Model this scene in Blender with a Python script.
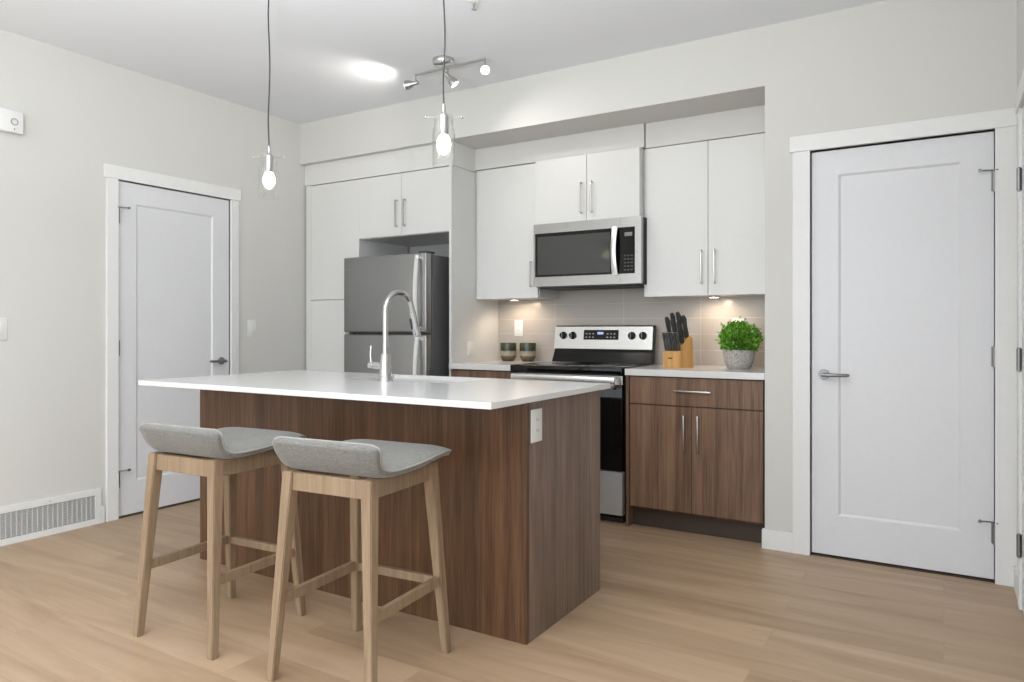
import bpy, bmesh, math, random
from mathutils import Vector, Matrix
C = bpy.context
scene = C.scene
col = scene.collection
for o in list(bpy.data.objects):
    bpy.data.objects.remove(o)
random.seed(7)
R = math.radians

# ---------------------------------------------------------------- camera
F_PX, THETA, EYE, HORIZON = 713.6, 31.177, 1.1455, 328.8
cd = bpy.data.cameras.new('camera'); cam = bpy.data.objects.new('camera', cd); col.objects.link(cam)
cam.location = (0, 0, EYE); cam.rotation_euler = (R(90), 0, R(THETA))
cd.sensor_width = 36.0; cd.lens = F_PX / 1024 * 36.0
cd.shift_y = (HORIZON - 341) / 1024
cd.clip_start = 0.02; cd.clip_end = 60
scene.camera = cam

# ---------------------------------------------------------------- world, daylight, exposure
w = bpy.data.worlds.new('world'); scene.world = w; w.use_nodes = True
bg = w.node_tree.nodes['Background']
bg.inputs['Color'].default_value = (0.86, 0.93, 1.0, 1); bg.inputs['Strength'].default_value = 1.2
scene.view_settings.view_transform = 'Standard'; scene.view_settings.look = 'None'
scene.view_settings.gamma = 1; scene.view_settings.use_curve_mapping = False
scene.view_settings.exposure = -0.05

def area(name, loc, rot, sx, sy, power, colr, spread=180):
    l = bpy.data.lights.new(name, 'AREA'); l.shape = 'RECTANGLE'; l.size = sx; l.size_y = sy
    l.energy = power; l.color = colr; l.spread = R(spread)
    o = bpy.data.objects.new(name, l); o.location = loc; o.rotation_euler = rot; col.objects.link(o); return o
# daylight through the big glazing behind the camera
area('daylight_window', (-1.95, -2.58, 1.35), (R(90), 0, 0), 3.9, 2.3, 66, (0.90, 0.96, 1.0))
# a second window in the right-hand wall behind the camera
area('daylight_side_window', (0.25, -1.35, 1.35), (R(90), 0, R(90)), 1.9, 2.2, 80, (0.90, 0.96, 1.0))
# added area light aimed up to brighten the ceiling; no lamp stands here
area('upward_fill', (-1.5, 0.7, 1.75), (R(180), 0, 0), 0.5, 0.5, 100, (0.93, 0.97, 1.0))
# unseen overhead fill light, behind the camera
area('overhead_fill', (-2.4, -0.7, 2.70), (0, 0, 0), 1.6, 1.2, 26, (1.0, 0.98, 0.96))

# ---------------------------------------------------------------- key dimensions (metres)
XL, XR = -4.259, 0.278            # left and right wall
YD, YB, YF = 3.874, 4.51, -2.6    # door wall, kitchen back wall, window wall behind the camera
ZC = 2.728                        # ceiling
XP = -2.842                       # right face of the refrigerator end panel
XE = -0.80                        # left end of the door wall
CT = 0.914                        # perimeter counter top
IT = 0.908                        # island top

# ---------------------------------------------------------------- materials
def mat(name, colr, rough=0.5, metal=0.0, spec=0.5, bump=None, emit=None, coat=0.0):
    m = bpy.data.materials.new(name); m.use_nodes = True
    nt = m.node_tree; b = nt.nodes['Principled BSDF']
    b.inputs['Base Color'].default_value = (*colr, 1); b.inputs['Roughness'].default_value = rough
    b.inputs['Metallic'].default_value = metal; b.inputs['Specular IOR Level'].default_value = spec
    b.inputs['Coat Weight'].default_value = coat
    if emit:
        b.inputs['Emission Color'].default_value = (*emit[0], 1); b.inputs['Emission Strength'].default_value = emit[1]
    tc = nt.nodes.new('ShaderNodeTexCoord')
    n = nt.nodes.new('ShaderNodeTexNoise'); n.inputs['Scale'].default_value = bump[0] if bump else 40
    n.inputs['Detail'].default_value = 3
    nt.links.new(tc.outputs['Object'], n.inputs['Vector'])
    # faint tonal variation so that no surface is perfectly even
    mx = nt.nodes.new('ShaderNodeMix'); mx.data_type = 'RGBA'
    mx.inputs[6].default_value = (*[c * 0.97 for c in colr], 1); mx.inputs[7].default_value = (*[min(1, c * 1.02) for c in colr], 1)
    nt.links.new(n.outputs['Fac'], mx.inputs[0]); nt.links.new(mx.outputs[2], b.inputs['Base Color'])
    if bump:
        bp = nt.nodes.new('ShaderNodeBump'); bp.inputs['Strength'].default_value = bump[1]; bp.inputs['Distance'].default_value = bump[2]
        nt.links.new(n.outputs['Fac'], bp.inputs['Height']); nt.links.new(bp.outputs[0], b.inputs['Normal'])
    return m

def ramp(nt, stops):
    r = nt.nodes.new('ShaderNodeValToRGB'); cr = r.color_ramp
    while len(cr.elements) < len(stops): cr.elements.new(0.5)
    for e, (p, c) in zip(cr.elements, stops): e.position = p; e.color = (*c, 1)
    return r

def wood(name, axis, c0, c1, c2, rough=0.45, board=None, scale=26.0, stretch=0.035, spec=0.4):
    """grain runs along `axis`; board = width of a strip with its own tone"""
    m = bpy.data.materials.new(name); m.use_nodes = True; nt = m.node_tree; b = nt.nodes['Principled BSDF']
    b.inputs['Roughness'].default_value = rough; b.inputs['Specular IOR Level'].default_value = spec
    tc = nt.nodes.new('ShaderNodeTexCoord'); mp = nt.nodes.new('ShaderNodeMapping')
    s = [1, 1, 1]; s[axis] = stretch; mp.inputs['Scale'].default_value = s
    nt.links.new(tc.outputs['Object'], mp.inputs[0])
    n1 = nt.nodes.new('ShaderNodeTexNoise'); n1.inputs['Scale'].default_value = scale; n1.inputs['Detail'].default_value = 6; n1.inputs['Distortion'].default_value = 0.6
    n2 = nt.nodes.new('ShaderNodeTexNoise'); n2.inputs['Scale'].default_value = scale * 6; n2.inputs['Detail'].default_value = 2
    nt.links.new(mp.outputs[0], n1.inputs[0]); nt.links.new(mp.outputs[0], n2.inputs[0])
    ad = nt.nodes.new('ShaderNodeMath'); ad.operation = 'MULTIPLY_ADD'; ad.inputs[1].default_value = 0.35
    nt.links.new(n2.outputs['Fac'], ad.inputs[0])
    sc = nt.nodes.new('ShaderNodeMath'); sc.operation = 'MULTIPLY'; sc.inputs[1].default_value = 0.65 if not board else 0.5
    nt.links.new(n1.outputs['Fac'], sc.inputs[0]); nt.links.new(sc.outputs[0], ad.inputs[2])
    fac = ad.outputs[0]
    if board:
        sep = nt.nodes.new('ShaderNodeSeparateXYZ'); nt.links.new(tc.outputs['Object'], sep.inputs[0])
        su = nt.nodes.new('ShaderNodeMath'); su.operation = 'ADD'
        ax = [a for a in range(3) if a != axis]
        nt.links.new(sep.outputs[ax[0]], su.inputs[0]); nt.links.new(sep.outputs[ax[1]], su.inputs[1])
        sn = nt.nodes.new('ShaderNodeMath'); sn.operation = 'SNAP'; sn.inputs[1].default_value = board
        nt.links.new(su.outputs[0], sn.inputs[0])
        wn = nt.nodes.new('ShaderNodeTexWhiteNoise'); wn.noise_dimensions = '1D'; nt.links.new(sn.outputs[0], wn.inputs['W'])
        a2 = nt.nodes.new('ShaderNodeMath'); a2.operation = 'MULTIPLY_ADD'; a2.inputs[1].default_value = 0.07
        nt.links.new(wn.outputs['Value'], a2.inputs[0]); nt.links.new(fac, a2.inputs[2]); fac = a2.outputs[0]
    rp = ramp(nt, [(0.36, c0), (0.5, c1), (0.64, c2)])
    nt.links.new(fac, rp.inputs[0]); nt.links.new(rp.outputs[0], b.inputs['Base Color'])
    bp = nt.nodes.new('ShaderNodeBump'); bp.inputs['Strength'].default_value = 0.08; bp.inputs['Distance'].default_value = 0.002
    nt.links.new(fac, bp.inputs['Height']); nt.links.new(bp.outputs[0], b.inputs['Normal'])
    return m

def floor_mat():
    m = bpy.data.materials.new('oak_plank_floor'); m.use_nodes = True; nt = m.node_tree; b = nt.nodes['Principled BSDF']
    tc = nt.nodes.new('ShaderNodeTexCoord')
    br = nt.nodes.new('ShaderNodeTexBrick'); br.offset = 0.37
    for k, v in (('Scale', 1.0), ('Mortar Size', 0.0016), ('Mortar Smooth', 0.2), ('Brick Width', 1.5), ('Row Height', 0.19)): br.inputs[k].default_value = v
    br.inputs['Color1'].default_value = (0, 0, 0, 1); br.inputs['Color2'].default_value = (1, 1, 1, 1); br.inputs['Mortar'].default_value = (0.5, 0.5, 0.5, 1)
    nt.links.new(tc.outputs['Object'], br.inputs['Vector'])
    mp = nt.nodes.new('ShaderNodeMapping'); mp.inputs['Scale'].default_value = (0.16, 1.3, 1)
    # shift the grain from board to board
    va = nt.nodes.new('ShaderNodeVectorMath'); va.operation = 'MULTIPLY_ADD'; va.inputs[1].default_value = (7, 3, 0)
    nt.links.new(br.outputs['Color'], va.inputs[0]); nt.links.new(tc.outputs['Object'], va.inputs[2])
    nt.links.new(va.outputs[0], mp.inputs[0])
    n1 = nt.nodes.new('ShaderNodeTexNoise'); n1.inputs['Scale'].default_value = 5; n1.inputs['Detail'].default_value = 7; n1.inputs['Distortion'].default_value = 1.2; n1.inputs['Roughness'].default_value = 0.6
    nt.links.new(mp.outputs[0], n1.inputs[0])
    rp = ramp(nt, [(0.28, (0.305, 0.20, 0.122)), (0.5, (0.405, 0.28, 0.177)), (0.72, (0.475, 0.342, 0.226))])
    nt.links.new(n1.outputs['Fac'], rp.inputs[0])
    mx = nt.nodes.new('ShaderNodeMix'); mx.data_type = 'RGBA'; mx.blend_type = 'MULTIPLY'; mx.inputs[0].default_value = 1
    rb = ramp(nt, [(0, (0.90, 0.89, 0.88)), (1, (1.04, 1.04, 1.04))]); nt.links.new(br.outputs['Color'], rb.inputs[0])
    nt.links.new(rp.outputs[0], mx.inputs[6]); nt.links.new(rb.outputs[0], mx.inputs[7])
    # seams
    ms = nt.nodes.new('ShaderNodeMix'); ms.data_type = 'RGBA'; ms.inputs[7].default_value = (0.30, 0.205, 0.13, 1)
    sf = nt.nodes.new('ShaderNodeMath'); sf.operation = 'MULTIPLY'; sf.inputs[1].default_value = 0.35
    nt.links.new(br.outputs['Fac'], sf.inputs[0]); nt.links.new(sf.outputs[0], ms.inputs[0]); nt.links.new(mx.outputs[2], ms.inputs[6])
    # small knots
    vo = nt.nodes.new('ShaderNodeTexVoronoi'); vo.inputs['Scale'].default_value = 1.7
    mk = nt.nodes.new('ShaderNodeMapping'); mk.inputs['Scale'].default_value = (0.7, 1.6, 1)
    nt.links.new(tc.outputs['Object'], mk.inputs[0]); nt.links.new(mk.outputs[0], vo.inputs['Vector'])
    rk = ramp(nt, [(0.0, (0.55, 0.5, 0.45)), (0.035, (1, 1, 1))]); nt.links.new(vo.outputs['Distance'], rk.inputs[0])
    mq = nt.nodes.new('ShaderNodeMix'); mq.data_type = 'RGBA'; mq.blend_type = 'MULTIPLY'; mq.inputs[0].default_value = 0.8
    nt.links.new(ms.outputs[2], mq.inputs[6]); nt.links.new(rk.outputs[0], mq.inputs[7]); nt.links.new(mq.outputs[2], b.inputs['Base Color'])
    b.inputs['Roughness'].default_value = 0.42; b.inputs['Specular IOR Level'].default_value = 0.45
    bp = nt.nodes.new('ShaderNodeBump'); bp.inputs['Strength'].default_value = 0.15; bp.inputs['Distance'].default_value = 0.001; bp.invert = True
    nt.links.new(br.outputs['Fac'], bp.inputs['Height']); nt.links.new(bp.outputs[0], b.inputs['Normal'])
    return m

def tile_mat():
    m = bpy.data.materials.new('taupe_backsplash_tile'); m.use_nodes = True; nt = m.node_tree; b = nt.nodes['Principled BSDF']
    tc = nt.nodes.new('ShaderNodeTexCoord'); sp = nt.nodes.new('ShaderNodeSeparateXYZ'); cb = nt.nodes.new('ShaderNodeCombineXYZ')
    nt.links.new(tc.outputs['Object'], sp.inputs[0]); nt.links.new(sp.outputs[0], cb.inputs[0]); nt.links.new(sp.outputs[2], cb.inputs[1])
    br = nt.nodes.new('ShaderNodeTexBrick'); br.offset = 0.0
    for k, v in (('Scale', 1.0), ('Mortar Size', 0.0022), ('Mortar Smooth', 0.1), ('Brick Width', 0.522), ('Row Height', 0.103)): br.inputs[k].default_value = v
    br.inputs['Color1'].default_value = (0.43, 0.39, 0.355, 1); br.inputs['Color2'].default_value = (0.445, 0.405, 0.37, 1); br.inputs['Mortar'].default_value = (0.55, 0.51, 0.47, 1)
    nt.links.new(cb.outputs[0], br.inputs['Vector']); nt.links.new(br.outputs['Color'], b.inputs['Base Color'])
    b.inputs['Roughness'].default_value = 0.22
    bp = nt.nodes.new('ShaderNodeBump'); bp.inputs['Strength'].default_value = 0.4; bp.inputs['Distance'].default_value = 0.001; bp.invert = True
    nt.links.new(br.outputs['Fac'], bp.inputs['Height']); nt.links.new(bp.outputs[0], b.inputs['Normal'])
    return m

def brushed(name, colr, rough, axis=0, amt=0.10):
    m = mat(name, colr, rough, 1.0); nt = m.node_tree; b = nt.nodes['Principled BSDF']
    tc = nt.nodes.new('ShaderNodeTexCoord'); mp = nt.nodes.new('ShaderNodeMapping')
    s = [260, 260, 260]; s[axis] = 3; mp.inputs['Scale'].default_value = s
    n = nt.nodes.new('ShaderNodeTexNoise'); n.inputs['Scale'].default_value = 1
    nt.links.new(tc.outputs['Object'], mp.inputs[0]); nt.links.new(mp.outputs[0], n.inputs[0])
    mr = nt.nodes.new('ShaderNodeMapRange'); mr.inputs[3].default_value = rough - amt / 2; mr.inputs[4].default_value = rough + amt / 2
    nt.links.new(n.outputs['Fac'], mr.inputs[0]); nt.links.new(mr.outputs[0], b.inputs['Roughness'])
    return m

def fabric_mat():
    m = bpy.data.materials.new('grey_woven_fabric'); m.use_nodes = True; nt = m.node_tree; b = nt.nodes['Principled BSDF']
    tc = nt.nodes.new('ShaderNodeTexCoord')
    outs = []
    for s in ((900, 900, 90), (90, 900, 900), (900, 90, 900)):
        mp = nt.nodes.new('ShaderNodeMapping'); mp.inputs['Scale'].default_value = s
        n = nt.nodes.new('ShaderNodeTexNoise'); n.inputs['Scale'].default_value = 0.5; n.inputs['Detail'].default_value = 1
        nt.links.new(tc.outputs['Object'], mp.inputs[0]); nt.links.new(mp.outputs[0], n.inputs[0]); outs.append(n.outputs['Fac'])
    a = nt.nodes.new('ShaderNodeMath'); a.operation = 'ADD'; nt.links.new(outs[0], a.inputs[0]); nt.links.new(outs[1], a.inputs[1])
    a2 = nt.nodes.new('ShaderNodeMath'); a2.operation = 'ADD'; nt.links.new(a.outputs[0], a2.inputs[0]); nt.links.new(outs[2], a2.inputs[1])
    d = nt.nodes.new('ShaderNodeMath'); d.operation = 'DIVIDE'; d.inputs[1].default_value = 3; nt.links.new(a2.outputs[0], d.inputs[0])
    rp = ramp(nt, [(0.38, (0.095, 0.092, 0.082)), (0.62, (0.205, 0.20, 0.183))])
    nt.links.new(d.outputs[0], rp.inputs[0]); nt.links.new(rp.outputs[0], b.inputs['Base Color'])
    b.inputs['Roughness'].default_value = 0.85; b.inputs['Sheen Weight'].default_value = 0.3
    bp = nt.nodes.new('ShaderNodeBump'); bp.inputs['Strength'].default_value = 0.3; bp.inputs['Distance'].default_value = 0.0008
    nt.links.new(d.outputs[0], bp.inputs['Height']); nt.links.new(bp.outputs[0], b.inputs['Normal'])
    return m

def glass_mat():
    m = bpy.data.materials.new('clear_shade_glass'); m.use_nodes = True; nt = m.node_tree
    out = nt.nodes['Material Output']; nt.nodes.remove(nt.nodes['Principled BSDF'])
    t = nt.nodes.new('ShaderNodeBsdfTransparent'); t.inputs[0].default_value = (0.975, 0.98, 0.975, 1)
    g = nt.nodes.new('ShaderNodeBsdfGlossy'); g.inputs['Roughness'].default_value = 0.03
    lw = nt.nodes.new('ShaderNodeLayerWeight'); lw.inputs[0].default_value = 0.14
    mx = nt.nodes.new('ShaderNodeMixShader'); nt.links.new(lw.outputs['Facing'], mx.inputs[0])
    nt.links.new(t.outputs[0], mx.inputs[1]); nt.links.new(g.outputs[0], mx.inputs[2]); nt.links.new(mx.outputs[0], out.inputs[0])
    return m

def planter_mat():
    m = bpy.data.materials.new('banded_glaze'); m.use_nodes = True; nt = m.node_tree; b = nt.nodes['Principled BSDF']
    tc = nt.nodes.new('ShaderNodeTexCoord'); sp = nt.nodes.new('ShaderNodeSeparateXYZ'); nt.links.new(tc.outputs['Object'], sp.inputs[0])
    n = nt.nodes.new('ShaderNodeTexNoise'); n.inputs['Scale'].default_value = 40; nt.links.new(tc.outputs['Object'], n.inputs[0])
    a = nt.nodes.new('ShaderNodeMath'); a.operation = 'MULTIPLY_ADD'; a.inputs[1].default_value = 0.012; nt.links.new(n.outputs['Fac'], a.inputs[0]); nt.links.new(sp.outputs[2], a.inputs[2])
    d = nt.nodes.new('ShaderNodeMath'); d.operation = 'DIVIDE'; d.inputs[1].default_value = 0.14; nt.links.new(a.outputs[0], d.inputs[0])
    rp = ramp(nt, [(0.05, (0.07, 0.05, 0.03)), (0.30, (0.13, 0.095, 0.055)), (0.36, (0.36, 0.31, 0.23)), (0.55, (0.30, 0.26, 0.19)), (0.60, (0.02, 0.03, 0.014)), (0.93, (0.06, 0.075, 0.04)), (0.96, (0.05, 0.05, 0.035))])
    nt.links.new(d.outputs[0], rp.inputs[0]); nt.links.new(rp.outputs[0], b.inputs['Base Color']); b.inputs['Roughness'].default_value = 0.25
    return m

def speckle():
    m = mat('rough_stoneware', (0.42, 0.39, 0.36), 0.9, bump=(70, 1.0, 0.006)); nt = m.node_tree; b = nt.nodes['Principled BSDF']
    v = nt.nodes.new('ShaderNodeTexVoronoi'); v.inputs['Scale'].default_value = 120; tc = nt.nodes.new('ShaderNodeTexCoord')
    nt.links.new(tc.outputs['Object'], v.inputs['Vector'])
    r = ramp(nt, [(0.15, (0.29, 0.27, 0.245)), (0.45, (0.41, 0.38, 0.35)), (0.8, (0.51, 0.48, 0.445))])
    nt.links.new(v.outputs['Distance'], r.inputs[0]); nt.links.new(r.outputs[0], b.inputs['Base Color']); return m

M = dict(
    wall=mat('wall_paint', (0.62, 0.612, 0.585), 0.75, bump=(220, 0.05, 0.001)),
    ceil=mat('ceiling_paint', (0.79, 0.81, 0.84), 0.9, bump=(150, 0.15, 0.002)),
    trim=mat('trim_paint', (0.74, 0.74, 0.725), 0.4),
    door=mat('door_paint', (0.68, 0.685, 0.70), 0.4),
    cab=mat('white_cabinet', (0.70, 0.695, 0.675), 0.35),
    carcass=mat('cabinet_carcass', (0.62, 0.61, 0.58), 0.5),
    quartz=mat('white_quartz', (0.67, 0.665, 0.65), 0.16, bump=(90, 0.0, 0.001)),
    steel=brushed('stainless_steel', (0.62, 0.615, 0.60), 0.24, 0),
    fsteel=brushed('fridge_steel', (0.32, 0.32, 0.315), 0.34, 0, .04),
    nickel=mat('brushed_nickel', (0.50, 0.49, 0.475), 0.3, 1.0),
    hinge=mat('hinge_steel', (0.27, 0.27, 0.27), 0.4, 1.0),
    dsteel=mat('drawer_steel', (0.50, 0.50, 0.495), 0.35, 0.45), msteel=brushed('microwave_steel', (0.40, 0.395, 0.385), 0.24, 0, .03), hsteel=brushed('bright_steel', (0.88, 0.88, 0.87), 0.36, 2), grey=mat('vent_backing', (0.34, 0.34, 0.34), 0.6), fside=mat('fridge_side', (0.10, 0.10, 0.102), 0.42),
    chrome=mat('chrome', (0.58, 0.58, 0.58), 0.10, 1.0),
    black=mat('black_enamel', (0.008, 0.008, 0.008), 0.22, spec=.22),
    bglass=mat('black_glass', (0.005, 0.005, 0.005), 0.06, spec=0.28),
    mwglass=mat('smoked_glass', (0.035, 0.036, 0.034), 0.08, spec=0.6),
    dark=mat('dark_plastic', (0.03, 0.03, 0.03), 0.5),
    dgrey=mat('dark_grey_sheet', (0.055, 0.055, 0.057), 0.4),
    white=mat('white_plastic', (0.74, 0.74, 0.72), 0.35),
    vent=mat('vent_enamel', (0.55, 0.55, 0.54), 0.45),
    mark=mat('print_grey', (0.35, 0.35, 0.36), 0.5),
    floor=floor_mat(), tile=tile_mat(), fabric=fabric_mat(), glass=glass_mat(), planter=planter_mat(),
    piping=mat('pale_piping', (0.30, 0.29, 0.265), 0.8),
    walnut=wood('walnut_shaded', 2, (0.066, 0.030, 0.013), (0.115, 0.056, 0.026), (0.168, 0.090, 0.045), 0.42, board=0.085),  # darker copy of the walnut, shade under the overhang mixed into its colour
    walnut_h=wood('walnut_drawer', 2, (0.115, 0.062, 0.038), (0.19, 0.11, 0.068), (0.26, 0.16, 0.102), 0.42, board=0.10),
    walnut_lit=wood('walnut_lit_end', 2, (0.13, 0.088, 0.064), (0.20, 0.14, 0.106), (0.275, 0.20, 0.158), 0.42, board=0.085),  # same walnut, lighter and greyer: cool light on the end mixed in
    kick=mat('kick_board', (0.050, 0.033, 0.022), 0.6),
    ash=wood('pale_ash_wood', 2, (0.21, 0.142, 0.087), (0.258, 0.18, 0.112), (0.305, 0.219, 0.141), 0.5, scale=30),
    bamboo=wood('bamboo_block', 2, (0.50, 0.26, 0.085), (0.60, 0.33, 0.12), (0.68, 0.40, 0.16), 0.4, scale=40),
    leaf=mat('leaf_green', (0.10, 0.27, 0.025), 0.5, bump=(30, 0.2, 0.001)),
    pot=speckle(),
    soil=mat('potting_soil', (0.03, 0.02, 0.012), 0.95),
    blade=mat('knife_steel', (0.6, 0.6, 0.6), 0.25, 1.0),
    bulb=mat('glowing_bulb', (1, 0.95, 0.85), 0.3, emit=((1.0, 0.88, 0.66), 5.0)),
    led=mat('led_lens', (1, 1, 1), 0.3, emit=((1.0, 0.95, 0.88), 8.0)),
    puck=mat('puck_lens', (1, 1, 1), 0.3, emit=((1.0, 0.86, 0.68), 6.0)),
    display=mat('lit_display', (0.05, 0.07, 0.12), 0.3, emit=((0.45, 0.6, 1.0), 0.9)),
    cord=mat('black_cord', (0.035, 0.033, 0.03), 0.5),
)

# ---------------------------------------------------------------- mesh builder
class MB:
    def __init__(s): s.bm = bmesh.new()
    def box(s, x0, x1, y0, y1, z0, z1, bev=0.0, rot=None, seg=2):
        x0, x1 = sorted((x0, x1)); y0, y1 = sorted((y0, y1)); z0, z1 = sorted((z0, z1))
        r = bmesh.ops.create_cube(s.bm, size=1); vs = r['verts']
        for v in vs: v.co = Vector(((x0 + x1) / 2 + v.co.x * (x1 - x0), (y0 + y1) / 2 + v.co.y * (y1 - y0), (z0 + z1) / 2 + v.co.z * (z1 - z0)))
        if bev:
            es = list({e for v in vs for e in v.link_edges})
            bmesh.ops.bevel(s.bm, geom=vs + es, offset=bev, segments=seg, affect='EDGES', profile=0.5)
        return s
    def quad(s, *pts):
        vs = [s.bm.verts.new(p) for p in pts]; s.bm.faces.new(vs); return s
    def prism(s, poly, axis, a0, a1, bev=0.0):
        """extrude a 2-D polygon along an axis (poly uses the other two, in order)"""
        def P(u, v, a):
            l = [u, v]; l.insert(axis, a); return l
        A = [s.bm.verts.new(P(u, v, a0)) for u, v in poly]; B = [s.bm.verts.new(P(u, v, a1)) for u, v in poly]
        n = len(poly); fs = [s.bm.faces.new(A), s.bm.faces.new(B[::-1])]
        for i in range(n): fs.append(s.bm.faces.new((A[i], B[i], B[(i + 1) % n], A[(i + 1) % n])))
        bmesh.ops.recalc_face_normals(s.bm, faces=fs)
        if bev:
            es = list({e for f in fs for e in f.edges})
            bmesh.ops.bevel(s.bm, geom=A + B + es, offset=bev, segments=2, affect='EDGES')
        return s
    def lathe(s, prof, c, axis=(0, 0, 1), n=32, cap=True):
        """prof: list of (radius, height) along axis from c"""
        ax = Vector(axis).normalized(); q = Vector((0, 0, 1)).rotation_difference(ax)
        rings = []
        for r, h in prof:
            rings.append([s.bm.verts.new(Vector(c) + q @ Vector((r * math.cos(2 * math.pi * i / n), r * math.sin(2 * math.pi * i / n), h))) for i in range(n)])
        fs = []
        for a, b in zip(rings, rings[1:]):
            for i in range(n): fs.append(s.bm.faces.new((a[i], a[(i + 1) % n], b[(i + 1) % n], b[i])))
        if cap:
            fs.append(s.bm.faces.new(rings[0][::-1])); fs.append(s.bm.faces.new(rings[-1]))
        return s
    def cyl(s, c, r, h, axis=(0, 0, 1), n=24, bev=0.0):
        pr = [(r, 0), (r, h)] if not bev else [(r - bev, 0), (r, bev), (r, h - bev), (r - bev, h)]
        return s.lathe(pr, c, axis, n)
    def tube(s, pts, r, n=12, square=False, cap=True):
        pts = [Vector(p) for p in pts]; rs = r if isinstance(r, (list, tuple)) else [r] * len(pts)
        rings = []; up = None
        for i, p in enumerate(pts):
            d = (pts[min(i + 1, len(pts) - 1)] - pts[max(i - 1, 0)]).normalized()
            if up is None:
                up = Vector((0, 0, 1)) if abs(d.z) < 0.9 else Vector((0, 1, 0))
            sd = d.cross(up).normalized(); up = sd.cross(d).normalized()
            rings.append([s.bm.verts.new(p + rs[i] * (sd * math.cos(2 * math.pi * k / n) + up * math.sin(2 * math.pi * k / n))) for k in range(n)])
        for a, b in zip(rings, rings[1:]):
            for k in range(n): s.bm.faces.new((a[k], a[(k + 1) % n], b[(k + 1) % n], b[k]))
        if cap: s.bm.faces.new(rings[0][::-1]); s.bm.faces.new(rings[-1])
        return s
    def beam(s, a, b, wa, da, wb=None, db=None, bev=0.002):
        """rectangular bar from a to b; sections stay aligned with X and Y (width) / for level bars with Z"""
        wb = wb or wa; db = db or da; a = Vector(a); b = Vector(b); d = (b - a).normalized()
        if abs(d.z) > 0.7: e1, e2 = Vector((1, 0, 0)), Vector((0, 1, 0))
        else:
            e1 = Vector((-d.y, d.x, 0)).normalized(); e2 = Vector((0, 0, 1))
        A = [s.bm.verts.new(a + e1 * (wa / 2 * i) + e2 * (da / 2 * j)) for i, j in ((-1, -1), (1, -1), (1, 1), (-1, 1))]
        B = [s.bm.verts.new(b + e1 * (wb / 2 * i) + e2 * (db / 2 * j)) for i, j in ((-1, -1), (1, -1), (1, 1), (-1, 1))]
        fs = [s.bm.faces.new(A), s.bm.faces.new(B[::-1])]
        for i in range(4): fs.append(s.bm.faces.new((A[i], B[i], B[(i + 1) % 4], A[(i + 1) % 4])))
        bmesh.ops.recalc_face_normals(s.bm, faces=fs)
        if bev:
            es = list({e for f in fs for e in f.edges}); bmesh.ops.bevel(s.bm, geom=A + B + es, offset=bev, segments=2, affect='EDGES')
        return s
    def build(s, name, material, parent=None, loc=None, smooth=False, label=None, xf=None):
        org = Vector((0, 0, 0))
        if parent is not None:
            p = parent
            while p is not None: org += Vector(p.location); p = p.parent
        elif loc is not None: org = Vector(loc)
        if xf is not None: bmesh.ops.transform(s.bm, matrix=xf, verts=s.bm.verts)
        bmesh.ops.translate(s.bm, vec=-org, verts=s.bm.verts)
        bmesh.ops.recalc_face_normals(s.bm, faces=s.bm.faces)
        me = bpy.data.meshes.new(name); s.bm.to_mesh(me); s.bm.free()
        me.materials.append(M[material] if isinstance(material, str) else material)
        if smooth:
            for f in me.polygons: f.use_smooth = True
            try: me.set_sharp_from_angle(angle=R(38))
            except Exception: pass
        o = bpy.data.objects.new(name, me); col.objects.link(o)
        if parent is not None: o.parent = parent
        elif loc is not None: o.location = loc
        if label: o['label'] = label
        return o

def tag(o, label, cat, group=None, kind=None):
    o['label'] = label
    if cat: o['category'] = cat
    if group: o['group'] = group
    if kind: o['kind'] = kind
    return o
def struct(o, label, cat=None):
    o['kind'] = 'structure'; o['label'] = label
    if cat: o['category'] = cat
    return o
def thing(name, loc, label, cat, group=None, rz=0):
    o = bpy.data.objects.new(name, None); o.empty_display_size = 0.1; col.objects.link(o); o.location = loc; o.rotation_euler.z = rz
    return tag(o, label, cat, group)

# face frames: u along the wall, v up, n out of the wall into the room
class Face:
    def __init__(s, kind, at): s.k, s.at = kind, at
    def p(s, u, v, n):
        if s.k == 'back': return (u, s.at - n, v)
        if s.k == 'left': return (s.at + n, u, v)
        if s.k == 'right': return (s.at - n, u, v)
    def box(s, mb, u0, u1, v0, v1, n0, n1, bev=0.0):
        a, b = s.p(u0, v0, n0), s.p(u1, v1, n1); return mb.box(a[0], b[0], a[1], b[1], a[2], b[2], bev)
    def dir(s):
        return {'back': (0, -1, 0), 'left': (1, 0, 0), 'right': (-1, 0, 0)}[s.k]
    def ud(s): return {'back': (1, 0, 0), 'left': (0, 1, 0), 'right': (0, 1, 0)}[s.k]
FB, FL, FR = Face('back', YD), Face('left', XL), Face('right', XR)

# ================================================================ the room
m = MB(); m.box(XL - .15, XR + .15, YF - .15, YB + .15, -.1, 0); o = m.build('floor', 'floor'); struct(o, 'light oak plank floor with boards running along the kitchen')
m = MB(); m.box(XL - .15, XR + .15, YF - .15, YB + .15, ZC, ZC + .1); o = m.build('ceiling', 'ceil'); struct(o, 'pale flat white ceiling')
DL0, DL1, DH = 2.447, 3.238, 2.045       # left door opening along Y
DR0, DR1 = -0.578, 0.197                 # right door opening along X
RW0, RW1 = 2.72, 3.56                    # opening in the right wall
m = MB()
m.box(XL - .12, XL, YF - .12, DL0, 0, ZC); m.box(XL - .12, XL, DL1, YB + .12, 0, ZC); m.box(XL - .12, XL, DL0, DL1, DH, ZC)
o = m.build('wall_left', 'wall'); struct(o, 'warm off-white wall on the left')
m = MB()
m.box(XL, XE, YB, YB + .12, 0, ZC)                                   # behind the kitchen
o = m.build('wall_kitchen', 'wall'); struct(o, 'wall behind the kitchen cabinets')
m = MB()
m.box(XE, DR0, YD, YB + .12, 0, ZC)                                  # solid return beside the cabinets
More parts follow.
